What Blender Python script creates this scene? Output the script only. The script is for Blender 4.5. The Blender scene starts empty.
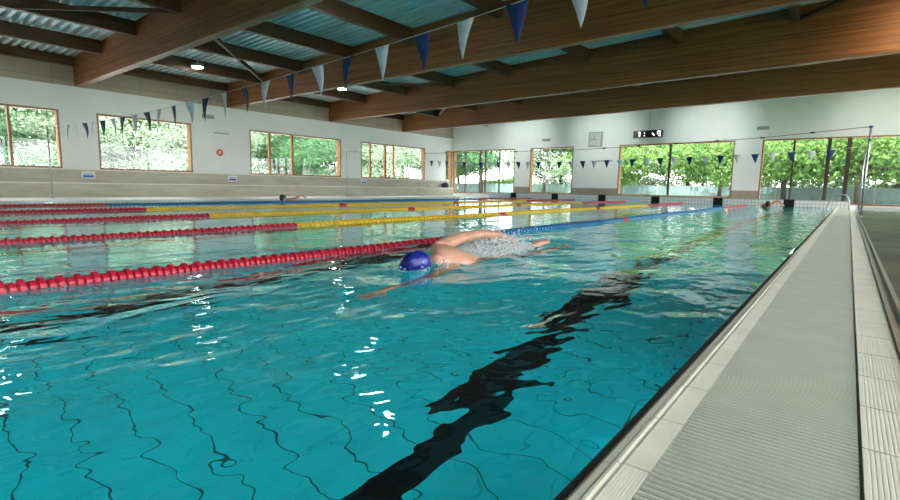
import bpy, bmesh, math, random
import numpy as np
from mathutils import Vector, Matrix
PI = math.pi
sc = bpy.context.scene
COL = sc.collection
random.seed(7)

# ------------------------------------------------------------------ camera
F_PX, YAW, PITCH, ROLL = 502.1, .6663, .126, .018
CAM = Vector((.835, 1.264, .556))
fw = Vector((-math.sin(YAW)*math.cos(PITCH), math.cos(YAW)*math.cos(PITCH), -math.sin(PITCH)))
rt = Vector((math.cos(YAW), math.sin(YAW), 0)); up = rt.cross(fw)
r2 = rt*math.cos(ROLL) + up*math.sin(ROLL); u2 = -rt*math.sin(ROLL) + up*math.cos(ROLL)
cd = bpy.data.cameras.new('camera'); cam = bpy.data.objects.new('camera', cd); COL.objects.link(cam)
cd.sensor_width = 36; cd.lens = F_PX/900*36; cd.clip_start = .02; cd.clip_end = 300
M = Matrix((r2, u2, -fw)).transposed().to_4x4(); M.translation = CAM; cam.matrix_world = M
sc.camera = cam

# ------------------------------------------------------------------ view, world, light
vs = sc.view_settings
vs.view_transform = 'Standard'; vs.look = 'None'; vs.gamma = 1; vs.use_curve_mapping = False
vs.exposure = 0.8
cy = sc.cycles
cy.use_denoising = True
cy.max_bounces = 9; cy.diffuse_bounces = 5; cy.glossy_bounces = 4; cy.transmission_bounces = 6; cy.transparent_max_bounces = 10
cy.caustics_reflective = False; cy.caustics_refractive = True; cy.blur_glossy = .4
cy.sample_clamp_indirect = 20

w = bpy.data.worlds.new('sky'); sc.world = w; w.use_nodes = True
nt = w.node_tree; nt.nodes.clear()
wo = nt.nodes.new('ShaderNodeOutputWorld'); bg = nt.nodes.new('ShaderNodeBackground')
bg.inputs[0].default_value = (.97, .97, 1.0, 1); bg.inputs[1].default_value = 6.0
nt.links.new(bg.outputs[0], wo.inputs[0])

def light(kind, name, loc, rot=(0,0,0), **kw):
    d = bpy.data.lights.new(name, kind)
    for k, v in kw.items():
        if k == 'portal': d.cycles.is_portal = v
        else: setattr(d, k, v)
    o = bpy.data.objects.new(name, d); o.location = loc; o.rotation_euler = rot; COL.objects.link(o); return o
light('SUN', 'sun', (0,-10,30), (math.radians(38), 0, math.radians(12)), energy=7, color=(1,.95,.84), angle=.01)

# ------------------------------------------------------------------ materials
def mat(name): 
    m = bpy.data.materials.new(name); m.use_nodes = True; m.node_tree.nodes.clear(); return m
class N:
    def __init__(s, m): s.t = m.node_tree
    def __call__(s, typ, ins=None, **kw):
        n = s.t.nodes.new(typ)
        for k, v in kw.items(): setattr(n, k, v)
        for k, v in (ins or {}).items():
            if isinstance(v, bpy.types.NodeSocket): s.t.links.new(v, n.inputs[k])
            else: n.inputs[k].default_value = v
        return n
    def math(s, op, a, b=0., c=0.): return s('ShaderNodeMath', {0: a, 1: b, 2: c}, operation=op).outputs[0]
    def mix(s, f, a, b):
        n = s('ShaderNodeMix', data_type='RGBA')
        for i, v in ((0, f), (6, a), (7, b)):
            if isinstance(v, bpy.types.NodeSocket): s.t.links.new(v, n.inputs[i])
            else: n.inputs[i].default_value = (*v, 1) if isinstance(v, tuple) and len(v) == 3 else v
        return n.outputs[2]
    def obj(s, scale=(1,1,1), rot=(0,0,0), loc=(0,0,0)):
        c = s('ShaderNodeTexCoord'); return s('ShaderNodeMapping', {0: c.outputs['Object'], 1: loc, 2: rot, 3: scale}).outputs[0]
    def noise(s, vec, scale, detail=3, rough=.5, dist=0):
        return s('ShaderNodeTexNoise', {'Vector': vec, 'Scale': scale, 'Detail': detail, 'Roughness': rough, 'Distortion': dist}).outputs['Fac']
    def ramp(s, f, stops):
        n = s('ShaderNodeValToRGB', {0: f}); e = n.color_ramp.elements
        while len(e) < len(stops): e.new(.5)
        for i, (p, c) in enumerate(stops): e[i].position = p; e[i].color = (*c, 1)
        return n.outputs[0]
    def out(s, sh): s('ShaderNodeOutputMaterial', {0: sh})
    def pbr(s, col, rough=.5, metal=0, normal=None, spec=.5, **kw):
        d = {'Base Color': (*col, 1) if isinstance(col, tuple) else col, 'Roughness': rough, 'Metallic': metal, 'Specular IOR Level': spec}
        if normal is not None: d['Normal'] = normal
        d.update(kw); b = s('ShaderNodeBsdfPrincipled', d); s.out(b.outputs[0]); return b
    def bump(s, h, strength=.3, dist=.01): return s('ShaderNodeBump', {'Height': h, 'Strength': strength, 'Distance': dist}).outputs[0]

def simple(name, col, rough=.5, metal=0, var=.08, scale=6, spec=.5, **kw):
    m = mat(name); n = N(m); f = n.noise(n.obj(), scale, 4)
    a = tuple(c*(1-var) for c in col); b = tuple(min(1, c*(1+var)) for c in col)
    n.pbr(n.ramp(f, [(.3, a), (.7, b)]), rough, metal, spec=spec, **kw); return m

def grid(n, vec, bw, rh, mortar, c1, c2, cm, smooth=.1):
    b = n('ShaderNodeTexBrick', {'Vector': vec, 'Color1': (*c1,1), 'Color2': (*c2,1), 'Mortar': (*cm,1), 'Scale': 1., 'Mortar Size': mortar, 'Mortar Smooth': smooth, 'Bias': 0., 'Brick Width': bw, 'Row Height': rh}, offset=0, squash=1)
    return b

def wood(name, dark, lite, axis='x', rough=.55):
    m = mat(name); n = N(m)
    st = {'x': (.25, 5, 9), 'y': (5, .25, 9)}[axis]
    f1 = n.noise(n.obj(st), 2.2, 6, .6, .4)
    st2 = {'x': (.12, 3, 24), 'y': (3, .12, 24)}[axis]
    f2 = n.noise(n.obj(st2), 1.0, 2, .5)
    st3 = {'x': (.9, 30, 60), 'y': (30, .9, 60)}[axis]
    f3 = n.noise(n.obj(st3), 1.5, 3, .6)
    f = n.math('ADD', n.math('MULTIPLY', f1, .45), n.math('ADD', n.math('MULTIPLY', f2, .35), n.math('MULTIPLY', f3, .2)))
    n.pbr(n.ramp(f, [(.34, dark), (.62, lite)]), rough, normal=n.bump(f3, .15, .004)); return m

MW = wood('glulam_timber', (.072,.021,.005), (.33,.125,.034))
MWY = wood('purlin_timber', (.05,.018,.006), (.12,.048,.018), 'y')
MFR = wood('window_timber', (.16,.07,.022), (.34,.17,.06), 'y', .4)
MFD = simple('dark_window_profile', (.05,.035,.025), .4)
M_white = simple('white_wall_paint', (.77,.79,.78), .6, var=.03, scale=1.2)
M_beige = mat('wood_wool_panel'); n = N(M_beige)
b_ = grid(n, n('ShaderNodeCombineXYZ', {0: n('ShaderNodeSeparateXYZ', {0: n.obj()}).outputs[1], 1: n('ShaderNodeSeparateXYZ', {0: n.obj()}).outputs[2]}).outputs[0], 1.25, .62, .006, (.45,.36,.29), (.41,.33,.27), (.2,.17,.13))
n.pbr(b_.outputs[0], .85, normal=n.bump(n.noise(n.obj((1,1,8)), 6, 4), .4, .01))
M_conc = mat('board_marked_concrete'); n = N(M_conc)
f = n.noise(n.obj((1,.35,2)), 2.5, 7, .65); g = n.noise(n.obj((1,1,1)), 40, 2)
n.pbr(n.ramp(n.math('ADD', n.math('MULTIPLY', f, .8), n.math('MULTIPLY', g, .2)), [(.3, (.36,.35,.27)), (.7, (.58,.57,.48))]), .8, normal=n.bump(g, .2, .004))
M_nose = simple('pale_step_edge', (.72,.72,.64), .7)
M_plinth = simple('grey_plinth', (.30,.27,.20), .7)
M_metal = simple('galvanised_decking', (.62,.72,.74), .5, .0, .06, 3)
M_steel = simple('stainless_steel', (.46,.48,.49), .34, .9, .05)
M_rib = simple('pale_deck_tile', (.66,.65,.55), .45, 0, .07, 9)
M_groove = simple('tile_grout', (.17,.15,.10), .8)
M_grate = simple('grey_green_grating', (.46,.49,.42), .5, 0, .05, 9)
M_trough = simple('dark_gutter', (.05,.07,.07), .6)
M_black = mat('black_pool_tile'); n = N(M_black)
b_ = grid(n, n.obj(), .25, .25, .004, (.006,.008,.012), (.008,.010,.014), (.02,.025,.03)); n.pbr(b_.outputs[0], .6, spec=.25)
M_dark = mat('dark_slate_tile'); n = N(M_dark)
b_ = grid(n, n.obj(), .3, .3, .006, (.020,.022,.026), (.030,.032,.036), (.02,.02,.02)); n.pbr(b_.outputs[0], n.math('MULTIPLY_ADD', n.noise(n.obj(), 1.3, 4), .35, .22), spec=.3, normal=n.bump(n.noise(n.obj(), 25, 3), .12, .01))
M_lightdeck = mat('white_deck_tile'); n = N(M_lightdeck)
b_ = grid(n, n.obj(), .25, .25, .005, (.55,.56,.50), (.58,.6,.54), (.35,.35,.3)); n.pbr(b_.outputs[0], .3)
M_wt = mat('white_riser_tile'); n = N(M_wt)
sx = n('ShaderNodeSeparateXYZ', {0: n.obj()})
b_ = grid(n, n('ShaderNodeCombineXYZ', {0: sx.outputs[0], 1: sx.outputs[2]}).outputs[0], .125, .125, .006, (.78,.78,.76), (.72,.74,.73), (.22,.24,.25)); n.pbr(b_.outputs[0], .2)

# pool floor tiles: 25 cm courses across the pool with dark joints, fine joints along it
M_pool = mat('turquoise_pool_tile'); n = N(M_pool)
b1 = grid(n, n.obj(), 40., .25, .0052, (.010,.80,.93), (.014,.84,.95), (.010,.13,.18), .3)
b2 = grid(n, n.obj(), .25, .25, .0035, (1,1,1), (.92,.96,.97), (.62,.66,.7), .3)
cl = n.mix(1., b1.outputs[0], b2.outputs[0]); cl.node.blend_type = 'MULTIPLY'
n.pbr(cl, .5)
M_poolw = simple('turquoise_wall_tile', (.012,.80,.90), .4)

# water: clear refracting surface with ripples
M_water = mat('pool_water'); n = N(M_water)
h1 = n.noise(n.obj((1.0, .55, 1), (0,0,.5)), 3.6, 2, .5, .5)
h2 = n.noise(n.obj((1.0, .6, 1), (0,0,-.35)), 10, 1, .5, .3)
hh = n.math('ADD', n.math('MULTIPLY', h1, 1.0), n.math('MULTIPLY', h2, .21))
xx_ = n('ShaderNodeSeparateXYZ', {0: n.obj()}).outputs[0]
hh = n.math('MULTIPLY', hh, n('ShaderNodeMapRange', {0: xx_, 1: -4.5, 2: -1.8, 3: .22, 4: 1.}).outputs[0])     # calmer beyond the nearest rope
nb = n('ShaderNodeBump', {'Height': hh, 'Strength': 1., 'Distance': .026}).outputs[0]
gl = n('ShaderNodeBsdfGlass', {'Color': (.93,1,1,1), 'Roughness': 0., 'IOR': 1.333, 'Normal': nb})
n.out(gl.outputs[0])

M_glass = mat('window_glass'); n = N(M_glass)
fr = n('ShaderNodeMath', {0: n.math('POWER', n('ShaderNodeLayerWeight', {'Blend': .5}).outputs['Facing'], 4.), 1: .7, 2: .03}, operation='MULTIPLY_ADD'); tr = n('ShaderNodeBsdfTransparent', {0: (.96,.97,.97,1)}); gs = n('ShaderNodeBsdfGlossy', {'Roughness': .02})
n.out(n('ShaderNodeMixShader', {0: fr.outputs[0], 1: tr.outputs[0], 2: gs.outputs[0]}).outputs[0])

def leafmat(name, a, b):
    m = mat(name); n = N(m)
    f = n('ShaderNodeObjectInfo'); c = n.ramp(n.noise(n.obj(), 2.6, 4, .7), [(.38, a), (.6, b)])
    d = n('ShaderNodeBsdfDiffuse', {0: c}); t = n('ShaderNodeBsdfTranslucent', {0: c})
    n.out(n('ShaderNodeMixShader', {0: .45, 1: d.outputs[0], 2: t.outputs[0]}).outputs[0]); return m
M_leafA = leafmat('maple_leaves', (.035,.10,.03), (.22,.36,.11))
M_leafB = leafmat('pale_leaves', (.13,.21,.12), (.36,.45,.33))
M_leafC = leafmat('deep_leaves', (.035,.11,.05), (.13,.25,.12))
M_bark = simple('tree_bark', (.05,.038,.028), .9, 0, .3, 8)
M_lawn = simple('lawn_grass', (.22,.34,.12), .9, 0, .3, 2)
M_pave = simple('pale_paving', (.60,.66,.68), .7, 0, .06, 1)
M_fence = simple('pale_blue_fence_board', (.17,.25,.27), .5, 0, .15, 3)

M_red = simple('red_float_plastic', (.50,.008,.035), .35, 0, .08, 12)
M_blue = simple('blue_float_plastic', (.008,.15,.36), .35, 0, .1, 12)
M_yel = simple('yellow_float_plastic', (.80,.52,.01), .35, 0, .08, 12)
M_cable = simple('white_cable', (.7,.72,.7), .5)
M_fblue = simple('navy_pennant_cloth', (.005,.022,.13), .7, 0, .1, 10)
M_fwhite = simple('white_pennant_cloth', (.62,.66,.72), .7, 0, .05, 10)
M_plblack = simple('black_plastic', (.012,.012,.014), .35)
M_plwhite = simple('white_plastic', (.75,.76,.76), .4, 0, .03)
M_plgrey = simple('grey_plastic', (.30,.33,.32), .5, 0, .04)
M_signblue = simple('blue_sign_print', (.02,.10,.42), .4)
M_signred = simple('red_sign_print', (.65,.02,.02), .4)
M_bag = simple('navy_bag_cloth', (.01,.012,.06), .7)
def emit(name, col, s):
    m = mat(name); n = N(m); n.out(n('ShaderNodeEmission', {0: (*col,1), 1: s}).outputs[0]); return m
M_lamp = emit('lamp_diffuser', (1,.95,.85), 45.)
M_fill_glow = emit('underwater_fill_glow', (.9,1,1), 5.)  # glowing face of the fill lamps added under water
M_digit = emit('display_digit', (1,1,1), 1.6)

def skinmat():
    m = mat('wet_skin'); n = N(m)
    c = n.ramp(n.noise(n.obj(), 7, 4), [(.3, (.50,.24,.15)), (.7, (.68,.38,.27))])
    n.pbr(c, .28, **{'Subsurface Weight': .08, 'Subsurface Radius': (.02,.008,.004)}); return m
M_skin = skinmat()
M_cap = simple('blue_swim_cap', (.008,.022,.24), .25)
M_caps = simple('dark_hair', (.02,.015,.015), .5)
M_foam = mat('white_water_foam'); n = N(M_foam)
fr = n.noise(n.obj(), 26, 4, .7)
a_ = n('ShaderNodeBsdfPrincipled', {'Base Color': (.95,.98,.99,1), 'Roughness': .5, 'Subsurface Weight': .4, 'Subsurface Radius': (.03,.04,.05)})
t_ = n('ShaderNodeBsdfTransparent', {0: (.9,1,1,1)})
n.out(n('ShaderNodeMixShader', {0: n.ramp(fr, [(.44, (0,0,0)), (.60, (.85,)*3)]), 1: t_.outputs[0], 2: a_.outputs[0]}).outputs[0])
M_drop = simple('water_drop', (.95,.98,.99), .08, 0, .03, 5, **{'Transmission Weight': .25, 'IOR': 1.33})

# ------------------------------------------------------------------ mesh helpers
class MB:
    def __init__(s): s.v = []; s.f = []
    def add(s, vs_, fs):
        k = len(s.v); s.v += [tuple(v) for v in vs_]; s.f += [tuple(i+k for i in f) for f in fs]; return s
    def box(s, x0, x1, y0, y1, z0, z1):
        return s.add([(x0,y0,z0),(x1,y0,z0),(x1,y1,z0),(x0,y1,z0),(x0,y0,z1),(x1,y0,z1),(x1,y1,z1),(x0,y1,z1)],
                     [(0,3,2,1),(4,5,6,7),(0,1,5,4),(1,2,6,5),(2,3,7,6),(3,0,4,7)])
    def tube(s, pts, r, n=8, caps=True):
        pts = [Vector(p) for p in pts]; rs = r if isinstance(r, (list, tuple)) else [r]*len(pts)
        vs_ = []; 
        prev = None
        for i, p in enumerate(pts):
            t = (pts[min(i+1, len(pts)-1)] - pts[max(i-1, 0)]).normalized()
            if prev is None: a = t.orthogonal().normalized()
            else: a = (prev - t*prev.dot(t)).normalized()
            prev = a; b = t.cross(a)
            for k in range(n):
                an = 2*PI*k/n; vs_.append(p + (a*math.cos(an) + b*math.sin(an))*rs[i])
        fs = [(i*n+k, i*n+(k+1)%n, (i+1)*n+(k+1)%n, (i+1)*n+k) for i in range(len(pts)-1) for k in range(n)]
        if caps: fs += [tuple(range(n))[::-1], tuple((len(pts)-1)*n+k for k in range(n))]
        return s.add(vs_, fs)
    def lathe(s, prof, axis='z', c=(0,0,0), n=16):
        vs_ = []
        for (r, h) in prof:
            for k in range(n):
                a = 2*PI*k/n; x, y = r*math.cos(a), r*math.sin(a)
                v = {'z': (x,y,h), 'y': (x,h,y), 'x': (h,x,y)}[axis]
                vs_.append((v[0]+c[0], v[1]+c[1], v[2]+c[2]))
        m = len(prof)
        fs = [(i*n+k, i*n+(k+1)%n, (i+1)*n+(k+1)%n, (i+1)*n+k) for i in range(m-1) for k in range(n)]
        fs += [tuple(range(n))[::-1], tuple((m-1)*n+k for k in range(n))]
        return s.add(vs_, fs)
    def prof_y(s, prof, y0, y1, closed=True):      # (x, z) profile extruded along y
        m = len(prof); vs_ = [(x, y0, z) for x, z in prof] + [(x, y1, z) for x, z in prof]
        fs = [(i, (i+1)%m, m+(i+1)%m, m+i) for i in range(m if closed else m-1)]
        if closed: fs += [tuple(range(m))[::-1], tuple(range(m, 2*m))]
        return s.add(vs_, fs)
    def mesh(s, name, m, smooth=False):
        me = bpy.data.meshes.new(name); me.from_pydata(s.v, [], s.f); me.materials.append(m)
        bm = bmesh.new(); bm.from_mesh(me); bmesh.ops.recalc_face_normals(bm, faces=bm.faces[:]); bm.to_mesh(me); bm.free()
        if smooth: me.polygons.foreach_set('use_smooth', [True]*len(me.polygons))
        return me
    def build(s, name, m, parent=None, smooth=False, bevel=0):
        o = bpy.data.objects.new(name, s.mesh(name, m, smooth)); COL.objects.link(o)
        if parent: o.parent = parent
        if bevel:
            b = o.modifiers.new('bevel', 'BEVEL'); b.width = bevel; b.segments = 2; b.limit_method = 'ANGLE'
        return o
def struct(o): o['kind'] = 'structure'; return o
def tag(o, label, cat, group=None, kind=None):
    o['label'] = label; o['category'] = cat
    if group: o['group'] = group
    if kind: o['kind'] = kind
    return o
def thing(name, label, cat, loc=(0,0,0), rz=0, group=None):
    o = bpy.data.objects.new(name, None); COL.objects.link(o); o.location = loc; o.rotation_euler = (0,0,rz); o.empty_display_size = .1
    return tag(o, label, cat, group)
def place(me, name, parent=None, loc=(0,0,0), rot=(0,0,0), scale=(1,1,1)):
    o = bpy.data.objects.new(name, me); COL.objects.link(o); o.location = loc; o.rotation_euler = rot; o.scale = scale
    if parent: o.parent = parent
    return o

# ------------------------------------------------------------------ dimensions
XL, XR, YB, YF = -19.0, 9.0, 26.6, -3.2       # inner faces of the walls
PL, PR, PY0, PY1, D = -15.1, .47, -.05, 25.0, 1.85
def roof(x): return 4.42 + .040*(x - XL)
LANES = [-.87] + [-3.58 - 2.5*k for k in range(5)]
ROPES = [-2.40, -4.83, -7.33, -9.83, -12.33]

# ------------------------------------------------------------------ structure: pool, decks
struct(MB().box(PL-.3, PR+.2, PY0-.2, PY1+.2, -D-.2, -D).build('floor_pool', M_pool))
struct(MB().box(PL-.3, PL, PY0, PY1, -D, -.02).build('wall_pool_left', M_poolw))
struct(MB().box(PR, PR+.1, PY0, PY1, -D, -.03).build('wall_pool_right', M_poolw))
struct(MB().box(PL-.3, PR+.1, PY0-.2, PY0, -D, -.02).build('wall_pool_near', M_poolw))
struct(MB().box(PL-.3, PR+.1, PY1, PY1+.2, -D, -.02).build('wall_pool_far', M_poolw))
for i, x in enumerate(LANES):
    m = MB().box(x-.14, x+.14, 1.0 if i else 1.2, 23, -D+.001, -D+.006).box(x-.5, x-.14, 22.72, 23, -D+.001, -D+.006).box(x+.14, x+.5, 22.72, 23, -D+.001, -D+.006)
    struct(m.build('trim_lane_line_%d' % (i+1), M_black))
# unseen fill lamps added to the near, right and left walls to brighten water
uw = [(x, PY0+.005, 'x') for x in (-.9,-3.6,-6.1,-8.6,-11.1,-13.6)] + [(PR-.005, y, 'r') for y in (4,8,12,16,20)] + [(PL+.005, y, 'l') for y in (5,12.5,20)]
for i, (x, y, k) in enumerate(uw):
    rz = {'x': 0, 'r': PI/2, 'l': -PI/2}[k]
    nm = {'x': 'near end wall', 'r': 'right side wall', 'l': 'left side wall'}[k]
    o = bpy.data.objects.new('underwater_fill', None); COL.objects.link(o); o.location = (x, y, -.95); o.rotation_euler = (0,0,rz)
    wh = ['opposite the lane beside the drain grating','opposite the second lane from the grating','opposite the third lane from the grating','opposite the fourth lane from the grating','opposite the fifth lane from the grating','opposite the lane beside the benches','nearest the viewer','second from the viewer','midway along','second from the far end','nearest the far end','nearest the viewer','midway along','nearest the far end'][i]
    o['label'] = 'added unseen round underwater fill lamp in %s, %s' % (nm, wh); o['category'] = 'lamp'; o['group'] = 'added underwater fill lamps'
    MB().lathe([(.15,.0),(.15,.012),(.135,.018),(.13,.006)], 'y', (0,0,0), 24).build('rim', M_steel, o)
    MB().lathe([(.128,.0),(.128,.010)], 'y', (0,0,0), 24).build('lens', M_fill_glow, o)
    l = light('AREA', 'underwater_fill_light', (0,.03,0), (PI/2,0,PI), energy=300 if k == 'x' else 230, shape='DISK', size=.24, color=(.95,1,1)); l.parent = o
    l.rotation_euler = (-PI/2, 0, 0); l.rotation_euler = (PI/2, 0, PI)
# black edge tile on the water line
struct(MB().prof_y([(PR-.002,-.05),(PR-.001,.002),(PR+.008,.009),(PR+.021,.009),(PR+.021,-.05)], PY0, PY1).build('trim_black_edge', M_black))
# coping tiles with hand grip, ribbed face, joint each 25 cm
prof = [(PR+.022,-.04),(PR+.022,.009),(PR+.030,.017),(PR+.046,.019),(PR+.051,.026),(PR+.058,.027),(PR+.063,.0235)]
x = PR+.070
while x < .585: prof += [(x,.0275),(x+.0035,.0275),(x+.0042,.0269),(x+.0052,.0269)]; x += .006
prof += [(.588,.027),(.588,-.04)]
m = MB(); y = PY0
while y < PY1-.01: m.prof_y(prof, y+.0022, y+.2478); y += .25
struct(m.build('trim_coping', M_rib))
struct(MB().box(PR+.024,.586,PY0,PY1,-.04,.015).build('trim_coping_grout', M_groove))
prof = [(.905,-.04),(.905,.034)]; x = .909
while x < .995: prof += [(x,.034),(x+.005,.034),(x+.006,.0331),(x+.007,.0331)]; x += .008
prof += [(1.012,.034),(1.012,-.04)]
m = MB(); y = PY0-.06
while y < PY1+1.4: m.prof_y(prof, y+.0022, y+.2648); y += .268
struct(m.build('trim_deck_border', M_rib))
struct(MB().box(.906,1.011,PY0-.06,PY1+1.5,-.04,.026).build('trim_border_grout', M_groove))
struct(MB().box(.588,.905,PY0,PY1,-.2,-.06).build('trim_gutter', M_trough))
m = MB(); y = PY0 + .004
while y < PY1 - .01:
    z = .030
    m.add([(xx, y+dy, zz) for xx in (.592,.899) for dy, zz in ((0,z-.022),(0,z-.004),(.002,z),(.0078,z),(.0100,z-.004),(.0100,z-.022))],
          [(0,1,2,3,4,5),(11,10,9,8,7,6)] + [(i,(i+1)%6,6+(i+1)%6,6+i) for i in range(6)])
    y += .0185
gr = m.build('drain_grate', M_grate)
tag(gr, 'long grey green slatted drain grating running beside the pool edge', 'grating')
MB().box(.640,.660,PY0,PY1,-.01,.008).box(.83,.85,PY0,PY1,-.01,.008).build('carrier_bar', M_trough, gr)
# steel channel, slate deck to the right
dch = MB().box(1.013,1.030,PY0,PY1+1.5,-.04,.042).box(1.030,1.055,PY0,PY1+1.5,-.04,.012).box(1.055,1.075,PY0,PY1+1.5,-.04,.042).build('drain_channel', M_steel)
tag(dch, 'narrow steel drain channel between pale border tiles and dark slate floor', 'drain channel')
struct(MB().box(1.075, XR, YF, YB, -.3, .036).build('floor', M_dark))
struct(MB().box(XL, PL, YF, YB, -.3, .02).build('floor_left', M_lightdeck))
struct(MB().box(PL-.0, 1.075, YF, PY0-.2, -.3, .03).build('floor_near', M_lightdeck))
struct(MB().box(PL, .9, PY1+.3, YB, -.3, .04).build('floor_far', M_lightdeck))
# raised tiled end of the pool with the black lane marks
struct(MB().box(PL, .9, PY1, PY1+.3, -.06, .262).build('trim_pool_end', M_wt))
struct(MB().box(PL, .9, PY1-.012, PY1+.3, .262, .278).build('trim_pool_end_cap', M_plinth))
for i, x in enumerate(LANES):
    x = [-.98,-3.48,-6.03,-8.53,-11.03,-13.5][i]
    struct(MB().box(x-.18, x+.18, PY1-.014, PY1-.001, -.3, .285).build('trim_lane_mark_%d' % (i+1), M_black))

# ------------------------------------------------------------------ walls and windows
nw = [0]
def wall_holes(name, m, axis, c0, c1, a0, a1, z0, z1, holes):
    """axis 'x': wall plane at x in (c0,c1), spans a=y ; axis 'y': plane at y in (c0,c1), spans a=x"""
    mb = MB()
    def bx(p0, p1, q0, q1):
        if p1-p0 < 1e-4 or q1-q0 < 1e-4: return
        if axis == 'x': mb.box(c0, c1, p0, p1, q0, q1)
        else: mb.box(p0, p1, c0, c1, q0, q1)
    a = a0
    for (h0, h1, b, t) in sorted(holes):
        bx(a, h0, z0, z1); bx(h0, h1, z0, b); bx(h0, h1, t, z1); a = h1
    bx(a, a1, z0, z1)
    return struct(mb.build(name, m))
def window(axis, c_in, c_out, a0, a1, z0, z1, mull, fm=MFR, t=.055, portal=True, glass_at=.5, mm=None):
    nw[0] += 1; mb = MB(); lo, hi = min(c_in, c_out), max(c_in, c_out)
    def bx(mb, p0, p1, q0, q1, l=lo, h=hi):
        if axis == 'x': mb.box(l, h, p0, p1, q0, q1)
        else: mb.box(p0, p1, l, h, q0, q1)
    bx(mb, a0, a1, z0, z0+t); bx(mb, a0, a1, z1-t, z1); bx(mb, a0, a0+t, z0+t, z1-t); bx(mb, a1-t, a1, z0+t, z1-t)
    o = struct(mb.build('window_%d' % nw[0], fm))
    g = c_in + (c_out-c_in)*glass_at
    cuts = [a0+t] + [x for q, ww in mull for x in (q-ww/2, q+ww/2)] + [a1-t]
    for q, ww in mull:
        k = MB(); bx(k, q-ww/2, q+ww/2, z0+t, z1-t, g-.05, g+.05); k.build('mullion', mm or MFD, o)
    for i in range(0, len(cuts), 2):
        k = MB(); bx(k, cuts[i], cuts[i+1], z0+t, z1-t, g-.006, g+.006); k.build('pane', M_glass, o)
    if portal:
        ca, cz = (a0+a1)/2, (z0+z1)/2; s = 1 if c_out > c_in else -1
        off = c_out + s*.03
        if axis == 'x': light('AREA', 'daylight_portal', (off, ca, cz), (0, s*PI/2, 0), shape='RECTANGLE', size=z1-z0, size_y=a1-a0, portal=True)
        else: light('AREA', 'daylight_portal', (ca, off, cz), (-s*PI/2, 0, 0), shape='RECTANGLE', size=a1-a0, size_y=z1-z0, portal=True)
    return o
# left wall
LH = [(1.2,6.35,.91,2.75),(7.38,10.45,.91,2.75),(12.83,17.66,.91,2.75),(18.95,23.95,.91,2.75),(25.9,26.55,.1,2.75)]
wall_holes('wall_left', M_white, 'x', XL-.28, XL, YF, YB, 0, 3.52, LH)
wall_holes('wall_left_upper', M_beige, 'x', XL-.28, XL, YF, YB, 3.52, 4.62, [])
LM = [[(5.15,.07)], [], [(13.85,.08),(15.0,.09)], [(19.75,.07),(20.85,.12),(21.5,.06)], []]
for (a, b, c, d), mm_ in zip(LH, LM): window('x', XL-.0, XL-.26, a, b, c, d, mm_, glass_at=.75, mm=MFR)
# back wall
BH = [(-18.95,-14.45,.16,2.77),(-13.45,-10.85,.27,2.77),(-8.4,-3.28,.27,2.77),(-2.25,XR-.2,.10,2.77)]
wall_holes('wall_back', M_white, 'y', YB, YB+.28, XL-.28, XR, 0, 5.7, BH)
BM = [[(-18.1,.05),(-17.0,.07),(-16.6,.07),(-15.6,.05)], [], [(-6.0,.09)], [(-1.12,.07),(.05,.13),(.68,.14),(3.2,.1),(5.6,.1)]]
for (a, b, c, d), mm_ in zip(BH, BM): window('y', YB, YB+.26, a, b, c, d, mm_, glass_at=.7)
for i, (a, b) in enumerate([(-14.45,-13.45),(-10.85,-8.4),(-3.28,-2.25)]):
    struct(MB().box(a, b, YB-.015, YB, .2, .60).build('baseboard_back_%d' % (i+1), M_plinth))
# right and near walls (behind the viewer)
RH = [(-2.6,5.2,.15,3.6),(6,13.2,.15,3.6),(14,25.6,.15,3.6)]
wall_holes('wall_right', M_white, 'x', XR, XR+.28, YF, YB, 0, 6, RH)
for (a, b, c, d) in RH: window('x', XR, XR+.26, a, b, c, d, [((a+b)/2,.1)])
wall_holes('wall_near', M_white, 'y', YF-.28, YF, XL-.28, XR, 0, 5.7, [])

# ------------------------------------------------------------------ ceiling: ribbed steel decking
m = MB(); P = .215; xs = [XL-.3, XR+.3]; prof = []
y = YF-.3
while y < YB+.3: prof += [(y, 0), (y+.09, 0), (y+.11, .09), (y+.195, .09)]; y += P
k = len(prof)
SX0, SX1 = 4.6, 8.3                                    # rooflight strip over the right side of the hall
for xs in ([XL-.3, SX0], [SX1, XR+.3]):
    vs_ = [(x, yy, roof(x)+.012+zz) for x in xs for yy, zz in prof]
    m.add(vs_, [(i, i+1, k+i+1, k+i) for i in range(k-1)])
ce = struct(m.build('ceiling', M_metal)); 
so = ce.modifiers.new('thickness', 'SOLIDIFY'); so.thickness = .004; so.offset = 1
for i, (xa, xb) in enumerate([(XL-.3, SX0), (SX1, XR+.3)]):
    struct(MB().add([(x, yy, roof(x)+zz) for zz in (.10,.3) for x in (xa, xb) for yy in (YF-.3, YB+.3)],
      [(0,1,3,2),(4,6,7,5),(0,2,6,4),(1,5,7,3),(0,4,5,1),(2,3,7,6)]).build('ceiling_roof_slab_%d' % (i+1), M_plgrey))
o = struct(MB().box(SX0, SX1, YF-.3, YB+.3, roof(SX1)+.10, roof(SX1)+.115).build('window_rooflight', M_glass))
for y in np.arange(YF, YB, 2.5): MB().box(SX0, SX1, y-.04, y+.04, roof(SX1)+.0, roof(SX1)+.10).build('mullion', MFD, o)
light('AREA', 'daylight_portal', ((SX0+SX1)/2, (YF+YB)/2, roof(SX1)+.2), (0,0,0), shape='RECTANGLE', size=SX1-SX0, size_y=YB-YF, portal=True)
BY = [1.9, 6.93, 12.0, 17.05, 22.1]
BN = ['almost over the viewer', 'nearest of those reaching the left wall', 'second nearest, behind the pennant string', 'third from the viewer, sunlit at its right end', 'farthest one, in front of the white back wall']
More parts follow.
